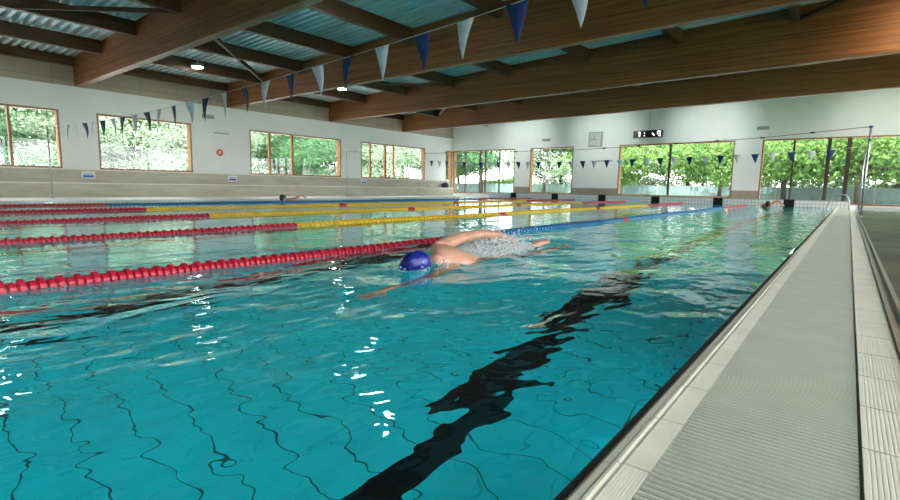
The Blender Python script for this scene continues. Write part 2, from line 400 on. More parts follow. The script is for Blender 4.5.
for y, nm in zip(BY, BN):
    h = .11; x0, x1 = XL, XR; zb0, zb1 = 3.53, 3.53+.0125*(x1-x0)
    v = [(x, yy, z) for x, zz in ((x0, (zb0, roof(x0)+.005)), (x1, (zb1, roof(x1)+.005))) for yy in (y-h, y+h) for z in zz]
    b = MB().add(v, [(0,1,3,2),(4,6,7,5),(0,4,5,1),(2,3,7,6),(0,2,6,4),(1,5,7,3)]).build('glulam_beam', MW, None, False, .012)
    tag(b, 'deep brown laminated timber roof beam, ' + nm, 'beam', 'laminated beams across the hall')
PX = [XL+.07, -16.45,-14.0,-11.5,-9.0,-6.1,-3.35,-.6,2.2,4.9,7.6]
ends = [YF]+BY+[YB]
bayn = ['over the viewer', 'before the nearest full beam', 'between nearest and second beams', 'between second and third beams', 'between third and farthest beams', 'beyond the farthest beam']
cnt = ['along the left wall','first from the left wall','second from the left wall','third from the left wall','fourth from the left wall','fifth from the left wall','sixth from the left wall','seventh from the left wall','eighth from the left wall','ninth from the left wall','tenth from the left wall']
for i in range(6):
    y0 = ends[i] + (.11 if i else 0); y1 = ends[i+1] - (.11 if i < 5 else 0)
    for j, x in enumerate(PX):
        if i in (0,) and j > 3: continue
        t = .07; hh_ = .27 if j == 0 else .36
        z = roof(x-t)
        p = MB().box(x-t, x+t, y0, y1, z-hh_, z+.004).build('roof_purlin', MWY)
        tag(p, 'timber purlin %s, %s' % (bayn[i], cnt[j]), 'roof purlin', 'roof purlins')
br = [((-11.5,7.0),(-16.3,11.9),'crossing from the nearest beam to the second near the round lamp'),((-16.3,2.0),(-11.6,6.85),'top left, ending at the nearest beam'),
      ((-16.3,12.1),(-11.5,16.95),'between second and third beams on the left'),((-11.4,17.15),(-16.3,22.0),'between third and farthest beams'),
      ((-.5,16.95),(4.3,12.1),'meeting the sunlit end of the third beam')]
for (a, b, nm) in br:
    z0, z1 = roof(a[0])-.30, roof(b[0])-.30
    o = MB().tube([(a[0],a[1],z0),(b[0],b[1],z1)], .07, 4).build('wind_brace', MWY)
    tag(o, 'slim diagonal timber brace ' + nm, 'brace', 'diagonal roof braces')

# ------------------------------------------------------------------ bench steps along the left wall
st = MB().box(XL+.002, XL+.42, 2.0, 25.85, .02, .905).build('concrete_bench_upper', M_conc, None, False, .01)
tag(st, 'long upper concrete bench step under the left windows', 'bench step')
MB().box(XL+.42, XL+.432, 2.0, 25.85, .865, .905).build('nosing', M_nose, st)
st = MB().box(XL+.42, XL+.95, 1.0, 25.5, .02, .47).build('concrete_bench_lower', M_conc, None, False, .01)
MB().box(XL+.95, XL+.962, 1.0, 25.5, .435, .47).build('nosing', M_nose, st)
tag(st, 'long lower concrete bench step facing the pool on the left', 'bench step')

# ------------------------------------------------------------------ water
rs = np.random.RandomState(3)
dx = .05; nx = int(round((PR+.02-PL)/dx))+1; ny = int(round((PY1-PY0)/dx))+1
X, Y = np.meshgrid(np.linspace(PL, PR+.01, nx), np.linspace(PY0, PY1, ny))
Z = np.zeros_like(X)
for i in range(46):
    lam = rs.uniform(.35, 2.2); th = rs.normal(PI*.5, .75); kx, ky = math.cos(th)*2*PI/lam, math.sin(th)*2*PI/lam
    wob = .25*np.sin(X*rs.uniform(.5,1.6)+Y*rs.uniform(.5,1.6)+rs.uniform(0,6))
    Z += .00068*lam**1.0*np.sin(kx*X+ky*Y+rs.uniform(0,2*PI)+wob*3)
env = .20 + .76*np.exp(-((X+1.0)/1.9)**2)*np.clip((Y+1)/5, .55, 1)*(1-.5*np.clip((Y-7)/7, 0, 1))
Z *= env
d = np.hypot(X+1.4, (Y-3.85)*.9)                      # bow wave and wake of the swimmer
Z += .012*np.exp(-(d/1.1)**2)*np.cos(d*9)
wk = np.exp(-((X+1.45)/.35)**2)*((Y > 4.1)&(Y < 6.3))
Z += wk*.012*np.sin(Y*17+X*9)*np.sin(X*23+1)
edge = np.clip((PR+.02-X)/.25, 0, 1)
far = np.clip((Y-5)/10, 0, 1)
Z = Z*(.25+.75*edge) + .012*far*np.exp(-((PR-X)/.3)**2) - .001
me = bpy.data.meshes.new('pool_water'); me.vertices.add(nx*ny)
me.vertices.foreach_set('co', np.stack([X, Y, Z], -1).astype(np.float32).ravel())
idx = np.arange(nx*ny).reshape(ny, nx); q = np.stack([idx[:-1,:-1], idx[:-1,1:], idx[1:,1:], idx[1:,:-1]], -1).reshape(-1, 4)
me.loops.add(q.size); me.loops.foreach_set('vertex_index', q.ravel().astype(np.int32))
me.polygons.add(len(q)); me.polygons.foreach_set('loop_start', (np.arange(len(q))*4).astype(np.int32)); me.polygons.foreach_set('use_smooth', [True]*len(q))
me.materials.append(M_water); me.update(); me.validate()
wt = bpy.data.objects.new('pool_water', me); COL.objects.link(wt)
tag(wt, 'clear turquoise rippling water filling the swimming pool', 'water', kind='stuff')

# ------------------------------------------------------------------ lane ropes
def float_mesh(name, m, L, r, n=14):
    # a finned disc beside a slimmer barrel, along y
    pr = [(.012,-L*.49),(r*.72,-L*.48),(r*.74,-L*.20),(r*.60,-L*.16),(r*.60,-L*.06),(r*.97,-L*.03),(r,L*.02),(r,L*.22),(r*.97,L*.27),(r*.60,L*.30),(r*.60,L*.40),(r*.72,L*.43),(.012,L*.48)]
    return MB().lathe(pr, 'y', (0,0,0), n).mesh(name, m)
FL = .08; FR = .052
fm = {'red': float_mesh('red_float', M_red, FL, FR), 'blue': float_mesh('blue_float', M_blue, FL, FR), 'yellow': float_mesh('yellow_float', M_yel, FL, FR)}
def merged(name, mesh0, ys, x, m, parent, zf):
    co = np.array([v.co[:] for v in mesh0.vertices]); fs = [tuple(p.vertices) for p in mesh0.polygons]
    mb = MB()
    for y in ys: mb.add((co + np.array([0, y, zf(y)])).tolist(), fs)
    o = mb.build(name, m, parent, True); o['kind'] = 'stuff'; return o
RY = [5.2,5.2,5.3,5.3,5.45]
for i, x in enumerate(ROPES):
    mid = ['blue','yellow','yellow','yellow','blue'][i]
    lab = ['nearest lane rope, red floats then blue, passing behind the front swimmer','second nearest lane rope, red floats turning yellow','middle lane rope, red floats turning yellow','second farthest lane rope, red floats turning yellow','farthest lane rope, thin red floats turning blue along the left side'][i]
    t = thing('lane_rope', lab, 'lane rope', (x, 0, 0), 0, 'lane ropes')
    zf = lambda y, i=i: -.002 + .006*math.sin(y*1.1+i) 
    sh = MB().tube([(0, y, zf(y)) for y in np.arange(.0, 24.96, .4)], .009, 6).build('cable', M_cable, t)
    y = .35; n_ind = 0; rest = {'red': [], mid: []}; marks = [(14.95,15.1)] if i != 0 else [(14.9,15.1)]
    marks = {0: [10.6], 1: [10.2, 15.3], 2: [10.1,15.1], 3: [10.1,15.1], 4: []}[i]
    while y < 24.75:
        c = 'red' if (y < RY[i] or y > 19.9 or any(abs(y-q) < .11 for q in marks)) else mid
        if y > 1.5 and n_ind < 100:
            place(fm[c], c+'_float', t, (0, y, zf(y))); n_ind += 1
        else: rest[c].append(y)
        y += FL
    for c, ys in rest.items():
        mm_ = {'red': M_red, 'blue': M_blue, 'yellow': M_yel}[c]
        if ys: merged(c+'_float_run', fm[c], ys, 0, mm_, t, zf)

# ------------------------------------------------------------------ pennant strings
def pennant_mesh(name, m, w_, h_, curl):
    vs_ = []; R = 7
    for r in range(R):
        f = r/(R-1); hw = w_/2*(1-f)+.004; oy = curl*math.sin(f*2.6)*.05; ox = curl*.03*f*f
        for s in (-1, 0, 1): vs_.append((s*hw+ox, oy+(.012 if s == 0 else 0)*(1-f), -f*h_))
    fs = [(r*3+c, r*3+c+1, (r+1)*3+c+1, (r+1)*3+c) for r in range(R-1) for c in range(2)]
    me = MB().add(vs_, fs).mesh(name, m, True); return me
def pennants(label, y, xs, zf, x0, x1, w_, h_, first_blue):
    t = thing('pennant_string', label, 'pennant string', (x0, y, zf(x0)), 0, 'backstroke pennant strings')
    pts = [(x-x0, 0, zf(x)-zf(x0)) for x in np.linspace(x0, x1, 60)]
    MB().tube(pts, .0032, 5).build('cord', M_cable, t)
    ms = {}
    for c, m_ in (('blue', M_fblue), ('white', M_fwhite)):
        for k, cu in enumerate((-.5, 1., .3)): ms[c, k] = pennant_mesh(c+'_pennant', m_, w_, h_, cu)
    for i, x in enumerate(xs):
        c = 'blue' if (i % 2 == 0) == first_blue else 'white'
        me = ms[c, i % 3]
        o = place(me, c+'_pennant', t, (x-x0, -.002, zf(x)-zf(x0)), (0, 0, random.uniform(-.2,.2)))
        s_ = o.modifiers.new('cloth', 'SOLIDIFY'); s_.thickness = .002
zn = lambda x: float(np.interp(x, [-17,-16.66,-15.15,-13.43,-12.0,-9.7,-7.57,-5.92,-4.18,-2.35,-1.14,2.2], [1.99,1.985,1.95,1.905,1.885,1.90,1.955,2.02,2.106,2.217,2.315,2.55]))
xn = [-.55 - .6*k for k in range(27)]
pennants('near string of blue and white pennants sweeping up to the top of the picture', 5.5, xn, zn, -16.75, 1.6, .235, .375, True)
zf_ = lambda x: float(np.interp(x, [-16.4,-15.45,-12.7,-8.7,-5.3,-1.73,.28,1.1], [1.86,1.80,1.70,1.66,1.715,1.80,1.88,1.96]))
pennants('far string of small blue and white pennants before the back windows', 20.8, [.28-.503*k for k in range(33)], zf_, -16.4, 1.12, .22, .31, True)

def post(label, x, y, h, lean=0, clamp=True):
    t = thing('pool_post', label, 'post', (x, y, .02), 0, 'steel line posts')
    MB().lathe([(.045,0),(.045,.012),(.03,.02),(.03,.03)], 'z', (0,0,0), 16).build('base_collar', M_steel, t, True)
    MB().tube([(0,0,.02),(0,0,h)], .021, 12).build('pole', M_steel, t, True)
    if clamp:
        MB().tube([(0,0,h-.32),(0,0,h-.27)], .032, 12).build('blue_clamp', M_blue, t, True)
        MB().tube([(0,0,h-.03),(0,0,h+.02)], .034, 12).build('line_clip', M_signblue, t, True)
post('tall steel post with blue clamp standing on the right deck', 1.09, 16.2, 2.04)
post('shorter thin steel post behind the tall one on the right deck', 1.10, 20.8, 1.95, clamp=False)
post('steel post at the left pool side under the near pennants', -16.8, 5.5, 1.97, clamp=False)
post('thin steel post at the left pool side between third and fourth windows', -16.85, 16.2, 2.0, clamp=False)
post('thin steel post at the left pool side near the far corner', -16.4, 20.8, 1.85, clamp=False)
post('steel post on the deck beside the viewer holding the near pennants', 1.6, 5.5, 2.53)
t = thing('recall_rope', 'thin false-start rope with small floats strung between the two middle posts', 'rope', (1.09,16.2,2.06))
zr = lambda x: float(np.interp(x, [-16.85,-13,-6.1,-2,-.94,1.09], [0-.06,-.24,-.31,-.19,-.15,0]))
MB().tube([(x-1.09, 0, zr(x)) for x in np.linspace(-16.85, 1.09, 50)], .008, 5).build('cord', simple('dull_red_cord', (.25,.06,.06), .6), t)
for x in np.arange(-16.3, .9, 1.02):
    MB().lathe([(.006,-.05),(.02,-.045),(.02,.045),(.006,.05)], 'x', (x-1.09,0,zr(x)), 8).build('cord_float', M_plblack, t, True)

# ------------------------------------------------------------------ wall fittings
t = thing('wall_clock', 'square grey wall clock with white face high on back wall', 'clock', (-9.66,YB,3.09))
MB().box(-.36,.36,-.10,0,-.37,.37).build('case', M_plgrey, t, False, .015)
MB().box(-.30,.30,-.112,-.101,-.31,.31).build('face', simple('clock_face', (.5,.54,.52), .4), t)
k = MB()
for a in range(12):
    an = a*PI/6; k.box(math.sin(an)*.25-.014, math.sin(an)*.25+.014, -.118, -.1125, math.cos(an)*.25-.014, math.cos(an)*.25+.014)
k.build('hour_marks', M_plblack, t)
def hand(an, L, ww, nm):
    c, s = math.cos(an), math.sin(an); v = [(-ww,-.04),(ww,-.04),(ww,L),(-ww,L)]
    v = [(a*c+b*s, -a*s+b*c) for a, b in v]
    MB().add([(a,-.124,b) for a, b in v]+[(a,-.119,b) for a, b in v], [(0,1,2,3),(7,6,5,4),(0,4,5,1),(1,5,6,2),(2,6,7,3),(3,7,4,0)]).build(nm, M_plblack, t)
hand(-.15, .15, .014, 'hour_hand'); hand(-1.5, .23, .010, 'minute_hand')
t = thing('timing_display', 'long black timing display with white digits hanging on the back wall', 'display', (-6.95,YB-.32,3.20))
MB().box(-.68,.68,-.07,.07,-.17,.17).build('case', M_plblack, t, False, .012)
MB().tube([(.06,0,.17),(.06,0,1.4)], .022, 8).build('hanger_rod', M_steel, t)
MB().tube([(.06,0,1.15),(.06,.3,1.15)], .02, 8).build('wall_arm', M_steel, t)
for nm, segs in (('digit', [(-.40,-.34,-.12,.12),(-.45,-.40,.06,.10)]), ('dots', [(-.16,-.12,-.10,-.05),(-.16,-.12,.03,.07)]), ('digit', [(.22,.30,-.04,.0),(.20,.25,.0,.04),(.27,.33,-.09,-.04)]), ('digit', [(.44,.60,.09,.12),(.44,.48,-.02,.12),(.56,.60,-.12,.12),(.44,.60,-.03,0),(.50,.60,-.12,-.09)])):
    k = MB()
    for a, b, c, d_ in segs: k.box(a, b, -.078, -.0705, c, d_)
    k.build(nm, M_digit, t)
def exit_light(label, loc, rz):
    t = thing('emergency_light', label, 'emergency light', loc, rz, 'emergency lights')
    MB().box(-.22,.22,-.09,0,-.07,.07).build('housing', M_plgrey, t, False, .015)
    MB().box(-.19,.19,-.10,-.091,-.045,.045).build('lens', M_plgrey, t, False, .005)
exit_light('small oval emergency light high on back wall left of the clock', (-12.48,YB,3.18), 0)
exit_light('small oval emergency light high on back wall above the narrow right pier', (-2.28,YB,3.25), 0)
exit_light('small emergency light high on left wall under the near pennants', (XL,11.1,3.08), PI/2)
FONT = {'A':'01110100011111110001','B':'1','S':'1'}
def lettering(t, parent_rot, strokes, m, sz, y=-.0, name='lettering'):
    k = MB()
    for a, b, c, d_ in strokes: k.box(a*sz, b*sz, y-.003, y, c*sz, d_*sz)
    k.build(name, m, t)
def sign(label, y):
    t = thing('lane_sign', label, 'sign', (-18.565,y,.71), PI/2, 'blue and white signs on the bench')
    MB().box(-.19,.19,-.02,0,-.115,.115).build('board', M_plwhite, t, False, .004)
    k = MB().box(-.15,.15,-.024,-.0205,-.075,.0)
    for i in range(5): k.box(-.13+i*.055, -.09+i*.055, -.024, -.0205, .02+.01*(i%2), .05+.01*(i%2))
    k.build('blue_print', M_signblue, t)
sign('blue and white notice on the bench below the second window, nearest one', 6.9)
sign('blue and white notice on the bench between second and third windows', 11.78)
sign('blue and white notice on the bench at the fourth window, farthest one', 18.76)
t = thing('prohibition_sign', 'round red and white prohibition sign on the left wall', 'sign', (XL,11.53,1.73), PI/2)
MB().lathe([(.135,-.008),(.135,0)], 'y', (0,0,0), 28).build('disc', M_signred, t)
MB().box(-.05,-.02,-.016,-.0125,-.055,.045).box(.02,.05,-.016,-.0125,-.055,.045).box(-.05,.05,-.016,-.0125,.025,.055).build('pictogram', M_plwhite, t)
t = thing('wall_lettering', 'faint grey line of lettering on left wall above the red sign', 'lettering', (XL,11.64,2.49), PI/2)
k = MB()
for i in range(11): k.box(-.32+i*.058, -.28+i*.058, -.006, 0, -.03, .03)
k.build('letters', M_plgrey, t)
t = thing('wall_lettering', 'faint grey line of lettering on back wall below the clock', 'lettering', (-9.2,YB,1.98), 0)
k = MB()
for i in range(14): 
    k.box(-.5+i*.072, -.45+i*.072, -.006, 0, -.035, .035)
k.build('letters', M_plgrey, t)
# round ceiling lamps
def lamp(label, x, y, z, power=40, spot=None):
    t = thing('ceiling_lamp', label, 'lamp', (x,y,z), 0, 'round ceiling lamps')
    MB().lathe([(.10,.10),(.19,.06),(.20,-.0),(.185,-.02)], 'z', (0,0,0), 24).build('housing', M_plgrey, t, True)
    MB().lathe([(.17,-.021),(.16,-.035),(.02,-.045)], 'z', (0,0,0), 24).build('diffuser', M_lamp, t, True)
    MB().tube([(0,0,.09),(0,0,roof(x)-z+.01)], .018, 8).build('drop_rod', M_steel, t)
    l = light('SPOT', 'lamp_light', (x, y, z-.06), (0,0,0), energy=power, spot_size=2.6, spot_blend=.6, shadow_soft_size=.1, color=(1,.93,.8))
lamp('lit round lamp below the decking behind the nearest beam', -16.0, 9.35, 4.24)
lamp('small lit round lamp between the second and third beams', -15.2, 14.6, 4.30)
lamp('lit round lamp high over the third lane, above the picture', -7.7, 9.2, 4.66)
lamp('lit round lamp over the far lane, left of the picture', -15.2, 3.9, 4.30)
# wall washers fixed on the far side of the last beam, shining on the back wall
for i, (x, nm) in enumerate([(-13.8,'left'),(-9.2,'second from left'),(-4.3,'third from left'),(1.6,'right')]):
    t = thing('wall_washer', 'small spotlight on the far side of the farthest beam, %s' % nm, 'spotlight', (x,22.34,4.0), 0, 'spotlights on the farthest beam')
    MB().box(-.12,.12,-.12,.10,-.08,.08).build('housing', M_plgrey, t, False, .01)
    light('SPOT', 'washer_light', (x, 22.6, 3.95), (math.radians(78),0,0), energy=(230 if x < 0 else 130), spot_size=1.15, spot_blend=1., shadow_soft_size=.08, color=(.97,1,.93))
t = thing('wall_washer', 'spotlight in the upper right aimed at the third beam', 'spotlight', (3.0,14.6,4.9))
MB().box(-.12,.12,-.12,.12,-.08,.08).build('housing', M_plgrey, t, False, .01)
MB().tube([(0,0,.08),(0,0,roof(3)-4.9+.01)], .015, 8).build('drop_rod', M_steel, t)
light('SPOT', 'washer_light', (3.0, 14.75, 4.75), (math.radians(62),0,math.radians(12)), energy=500, spot_size=1.8, spot_blend=1., shadow_soft_size=.06, color=(1,.86,.62))
# bag on the bench
bm = bmesh.new(); bmesh.ops.create_uvsphere(bm, u_segments=20, v_segments=14, radius=1)
for v in bm.verts: v.co = Vector((v.co.x*.16, v.co.y*.30, max(v.co.z, -.75)*.17 + .03*math.sin(v.co.y*5)))
me = bpy.data.meshes.new('bag'); bm.to_mesh(me); bm.free(); me.materials.append(M_bag)
for p in me.polygons: p.use_smooth = True
t = thing('swim_bag', 'dark blue bag lying on the lower bench by the far left corner', 'bag', (-18.33,25.05,.47))
place(me, 'bag_body', t, (0,0,.128)); MB().tube([(0,-.2,.2),(.02,-.12,.33),(.02,.1,.34),(0,.2,.2)], .014, 6).build('strap', M_bag, t)
# ladder rails at the far right corner
t = thing('pool_ladder', 'stainless steel handrail at the far right end of the pool', 'handrail', (.4,23.1,.03))
for dy in (0, .55):
    pts = [(-.14,dy,-.7),(-.13,dy,.0),(-.08,dy,.22),(.03,dy,.40),(.20,dy,.49),(.36,dy,.47),(.45,dy,.34),(.47,dy,0)]
    MB().tube(pts, .019, 10).build('rail', M_steel, t, True)
for z in (-.25,-.5): MB().box(-.2,-.08,.02,.53,z-.012,z+.012).build('tread', M_steel, t)

# ------------------------------------------------------------------ swimmers
def skin_body(name, joints, edges, m, parent=None, sub=2):
    """joints: list of (pos, radius); grows one continuous surface and bakes it"""
    me = bpy.data.meshes.new(name); me.from_pydata([j[0] for j in joints], edges, [])
    o = bpy.data.objects.new(name, me); COL.objects.link(o)
    sk = o.modifiers.new('s', 'SKIN'); sk.use_smooth_shade = True
    for i, j in enumerate(joints):
        r = j[1] if isinstance(j[1], tuple) else (j[1], j[1])
        me.skin_vertices[0].data[i].radius = r
    me.skin_vertices[0].data[0].use_root = True
    ss = o.modifiers.new('ss', 'SUBSURF'); ss.levels = sub; ss.render_levels = sub
    dg = bpy.context.evaluated_depsgraph_get(); bm_ = bpy.data.meshes.new_from_object(o.evaluated_get(dg))
    bpy.data.objects.remove(o); bm_.materials.clear(); bm_.materials.append(m); bm_.name = name
    for p in bm_.polygons: p.use_smooth = True
    n_ = bpy.data.objects.new(name, bm_); COL.objects.link(n_)
    if parent: n_.parent = parent
    return n_
def join_into(base, others):
    mb = bmesh.new(); mb.from_mesh(base.data)
    for o in others:
        t_ = o.data.copy(); t_.transform(o.matrix_basis); mb.from_mesh(t_); bpy.data.objects.remove(o)
    mb.to_mesh(base.data); mb.free()
    for p in base.data.polygons: p.use_smooth = True
def fingers(wrist, palm, direction, side, curl, s=1.):
    """five finger chains rooted in the palm"""
    out = []; d_ = Vector(direction).normalized(); sd = Vector(side).normalized(); nrm = d_.cross(sd)
    for i, (off, L) in enumerate(((-.030,.062),(-.010,.075),(.011,.072),(.030,.058))):
        p0 = Vector(palm) + sd*off*s; p1 = p0 + (d_*.05)*s
        p2 = p1 + (d_*math.cos(curl*.6) + nrm*math.sin(curl*.6))*L*.45*s + sd*off*.15*s
        p3 = p2 + (d_*math.cos(curl*1.2) + nrm*math.sin(curl*1.2))*L*.4*s
        p4 = p3 + (d_*math.cos(curl*1.7) + nrm*math.sin(curl*1.7))*L*.3*s
        out.append(skin_body('finger', [(p0,.010*s),(p1,.0095*s),(p2,.009*s),(p3,.008*s),(p4,.0065*s)], [(0,1),(1,2),(2,3),(3,4)], M_skin, sub=1))
    q0 = Vector(wrist) + d_*.03*s - sd*.02*s; q1 = q0 + (d_*.6 - sd*.8).normalized()*.045*s; q2 = q1 + (d_*.85 - sd*.45).normalized()*.032*s; q3 = q2 + d_*.026*s
    out.append(skin_body('finger', [(q0,.012*s),(q1,.011*s),(q2,.0095*s),(q3,.0075*s)], [(0,1),(1,2),(2,3)], M_skin, sub=1))
    return out

t = thing('person', 'person swimming front crawl in blue cap, right arm lifted over the water', 'person', (-1.45,4.6,0))
V = lambda x, y, z: (x+1.45, y-4.6, z)
J = [ # pelvis first (root)
 (V(-1.50,4.86,-.150),(.135,.10)),     #0
 (V(-1.50,4.62,-.105),(.125,.092)),    #1 waist
 (V(-1.50,4.40,-.050),(.150,.105)),    #2 ribs
 (V(-1.50,4.22,-.010),(.145,.10)),     #3 chest
 (V(-1.47,4.06,.015),(.065,.06)),      #4 neck base
 (V(-1.45,3.97,.020),(.058,.058)),     #5 neck
 (V(-1.60,4.23,.070),(.082,.078)),     #6 R shoulder
 (V(-1.65,4.40,.108),(.058,.056)),     #7
 (V(-1.66,4.60,.135),(.050,.048)),     #8 R upper arm
 (V(-1.65,4.86,.150),(.042,.042)),     #9 R elbow
 (V(-1.61,5.04,.132),(.041,.040)),     #10 forearm
 (V(-1.57,5.19,.095),(.028,.030)),     #11 wrist
 (V(-1.55,5.25,.040),(.026,.036)),     #12 palm
 (V(-1.38,4.08,-.11),(.07,.065)),     #13 L shoulder
 (V(-1.27,3.80,-.12),(.050,.050)),    #14
 (V(-1.19,3.54,-.095),(.042,.042)),    #15 L elbow
 (V(-1.13,3.32,-.070),(.038,.038)),    #16
 (V(-1.09,3.14,-.045),(.028,.032)),    #17 wrist
 (V(-1.07,3.06,-.040),(.024,.036)),    #18 palm
 (V(-1.58,5.02,-.18),(.095,.09)),      #19 R hip
 (V(-1.62,5.26,-.18),(.07,.07)),       #20 
 (V(-1.61,5.42,-.13),(.053,.053)),     #21 knee
 (V(-1.57,5.56,-.05),(.050,.050)),     #22 calf
 (V(-1.52,5.68,.010),(.034,.036)),     #23 ankle
 (V(-1.49,5.82,.030),(.036,.022)),     #24 foot
 (V(-1.42,5.02,-.19),(.095,.09)),      #25 L hip
 (V(-1.38,5.32,-.22),(.07,.07)),
 (V(-1.37,5.54,-.22),(.055,.055)),
 (V(-1.37,5.76,-.15),(.052,.052)),
 (V(-1.36,5.9,-.08),(.034,.036)),
 (V(-1.36,6.0,-.03),(.036,.022)),
]
E_ = [(0,1),(1,2),(2,3),(3,4),(4,5),(3,6),(6,7),(7,8),(8,9),(9,10),(10,11),(11,12),(3,13),(13,14),(14,15),(15,16),(16,17),(17,18),
      (0,19),(19,20),(20,21),(21,22),(22,23),(23,24),(0,25),(25,26),(26,27),(27,28),(28,29),(29,30)]
body = skin_body('body', J, E_, M_skin, t)
fs_ = fingers(J[11][0], J[12][0], (.12,.10,-.95), (.95,.1,.15), .35)
fs_ += fingers(J[17][0], J[18][0], (.12,-1,-.05), (-1,-.12,.2), .15)
# head: skull with brow, nose, chin, ears, face turned down and forward
bm = bmesh.new(); bmesh.ops.create_uvsphere(bm, u_segments=32, v_segments=22, radius=1)
HR = Matrix.Rotation(math.radians(62), 4, 'X')   # face (-Y local) turned down
for v in bm.verts:
    x, y, z = v.co
    X_, Y_, Z_ = x*.078*(1-.14*max(0,-z)), y*.100, z*.118
    if z < -.1: Y_ = Y_*(1-.1*(-z)) - .008*(-z)
    if y < 0:
        nose = math.exp(-((x/.16)**2 + ((z+.12)/.18)**2)); Y_ -= .026*nose
        eye = math.exp(-(((abs(x)-.42)/.17)**2 + ((z-.02)/.12)**2)); Y_ += .012*eye
        brow = math.exp(-((x/.6)**2 + ((z-.2)/.12)**2)); Y_ -= .006*brow
        lip = math.exp(-((x/.3)**2 + ((z+.50)/.09)**2)); Y_ -= .007*lip
    ear = math.exp(-(((y-.1)/.18)**2 + ((z+.02)/.22)**2))*(abs(x) > .8); X_ += math.copysign(.016*ear, x)
    v.co = Vector((X_, Y_, Z_))
me = bpy.data.meshes.new('head'); bm.to_mesh(me); bm.free(); me.materials.append(M_skin)
hd = place(me, 'head', None)
HM = Matrix.Translation(V(-1.44,3.78,.012)) @ Matrix.Rotation(math.radians(38), 4, 'Y') @ HR
me.transform(HM); fs_.append(hd); join_into(body, fs_)
# swim cap over the crown
bm = bmesh.new(); bmesh.ops.create_uvsphere(bm, u_segments=32, v_segments=20, radius=1)
bmesh.ops.delete(bm, geom=[v for v in bm.verts if v.co.z + .55*v.co.y*-1 < -.10 and v.co.y < .45], context='VERTS')
for v in bm.verts:
    x, y, z = v.co; rip = 1 + .012*math.sin(x*9+y*7); v.co = Vector((x*.093*rip, y*.116*rip, z*.140*rip))
me = bpy.data.meshes.new('swim_cap'); bm.to_mesh(me); bm.free(); me.materials.append(M_cap); me.transform(HM)
for p in me.polygons: p.use_smooth = True
cp = place(me, 'swim_cap', t); s_ = cp.modifiers.new('rubber', 'SOLIDIFY'); s_.thickness = .003
# swim trunks
skin_body('swim_trunks', [(V(-1.50,4.92,-.155),(.142,.108)),(V(-1.50,4.78,-.137),(.137,.105)),(V(-1.58,5.05,-.18),(.10,.096)),(V(-1.605,5.18,-.18),(.09,.088)),(V(-1.42,5.05,-.195),(.10,.096)),(V(-1.40,5.18,-.205),(.09,.088))],
          [(0,1),(0,2),(2,3),(0,4),(4,5)], M_plblack, t)
# splash around the swimmer
rnd = random.Random(5); mb = MB()
ico = [(0,0,1),(.89,0,.45),(.28,.85,.45),(-.72,.53,.45),(-.72,-.53,.45),(.28,-.85,.45),(.72,.53,-.45),(-.28,.85,-.45),(-.89,0,-.45),(-.28,-.85,-.45),(.72,-.53,-.45),(0,0,-1)]
icf = [(0,1,2),(0,2,3),(0,3,4),(0,4,5),(0,5,1),(1,6,2),(2,7,3),(3,8,4),(4,9,5),(5,10,1),(1,10,6),(2,6,7),(3,7,8),(4,8,9),(5,9,10),(11,7,6),(11,8,7),(11,9,8),(11,10,9),(11,6,10)]
def drop(x, y, z, r): mb.add([(x+a*r, y+b*r, z+c*r) for a, b, c in ico], icf)
for i in range(7000):
    u = rnd.random(); y = 4.42 + .95*rnd.betavariate(2.4,1.7); x = -1.78 + rnd.gauss(0,.085)
    top = .17*math.exp(-((y-5.10)/.36)**2)
    z = rnd.betavariate(1.1,2.0)*top*1.15 - .005
    drop(x, y, z, rnd.choice((.002,.003,.004,.005,.008)))
for i in range(2200):
    y = 4.46 + .95*rnd.betavariate(1.6,1.3); x = -1.50 + rnd.gauss(0,.09)
    drop(x, y, rnd.expovariate(28)*(.5+.9*math.exp(-((y-5.1)/.25)**2)) - .004, rnd.choice((.002,.003,.004,.006,.009)))
for i in range(380):
    a = rnd.uniform(-PI, PI); r = rnd.gauss(.17,.03); drop(-1.43+math.cos(a)*r, 3.84+math.sin(a)*r*1.1, rnd.expovariate(60)-.002, rnd.choice((.0025,.003,.005)))
sp = mb.build('water_splash', M_drop, None, True)
tag(sp, 'white spray of droplets thrown up behind the front swimmer', 'splash', kind='stuff')
# foam sheet: a lumpy shell of churned water
bm = bmesh.new(); bmesh.ops.create_grid(bm, x_segments=70, y_segments=130, size=1)
rr = np.random.RandomState(8); ph = rr.uniform(0, 6, 40); kk = rr.normal(0, 26, (40, 2))
for v in bm.verts:
    x, y = v.co.x*.24, v.co.y*.52; nse = sum(math.sin(kk[i][0]*x+kk[i][1]*y+ph[i]) for i in range(40))/9
    e = max(0, 1-(v.co.x**2+v.co.y**2)); h_ = .12*math.exp(-((y-.18)/.33)**2)*e
    v.co = Vector((-1.66+x, 4.92+y, -.012+h_*(1+.35*nse)+.012*nse*e))
me = bpy.data.meshes.new('foam'); bm.to_mesh(me); bm.free(); me.materials.append(M_foam)
for p in me.polygons: p.use_smooth = True
fo = place(me, 'water_foam'); tag(fo, 'white churned foam over the legs of the front swimmer', 'foam', kind='stuff')

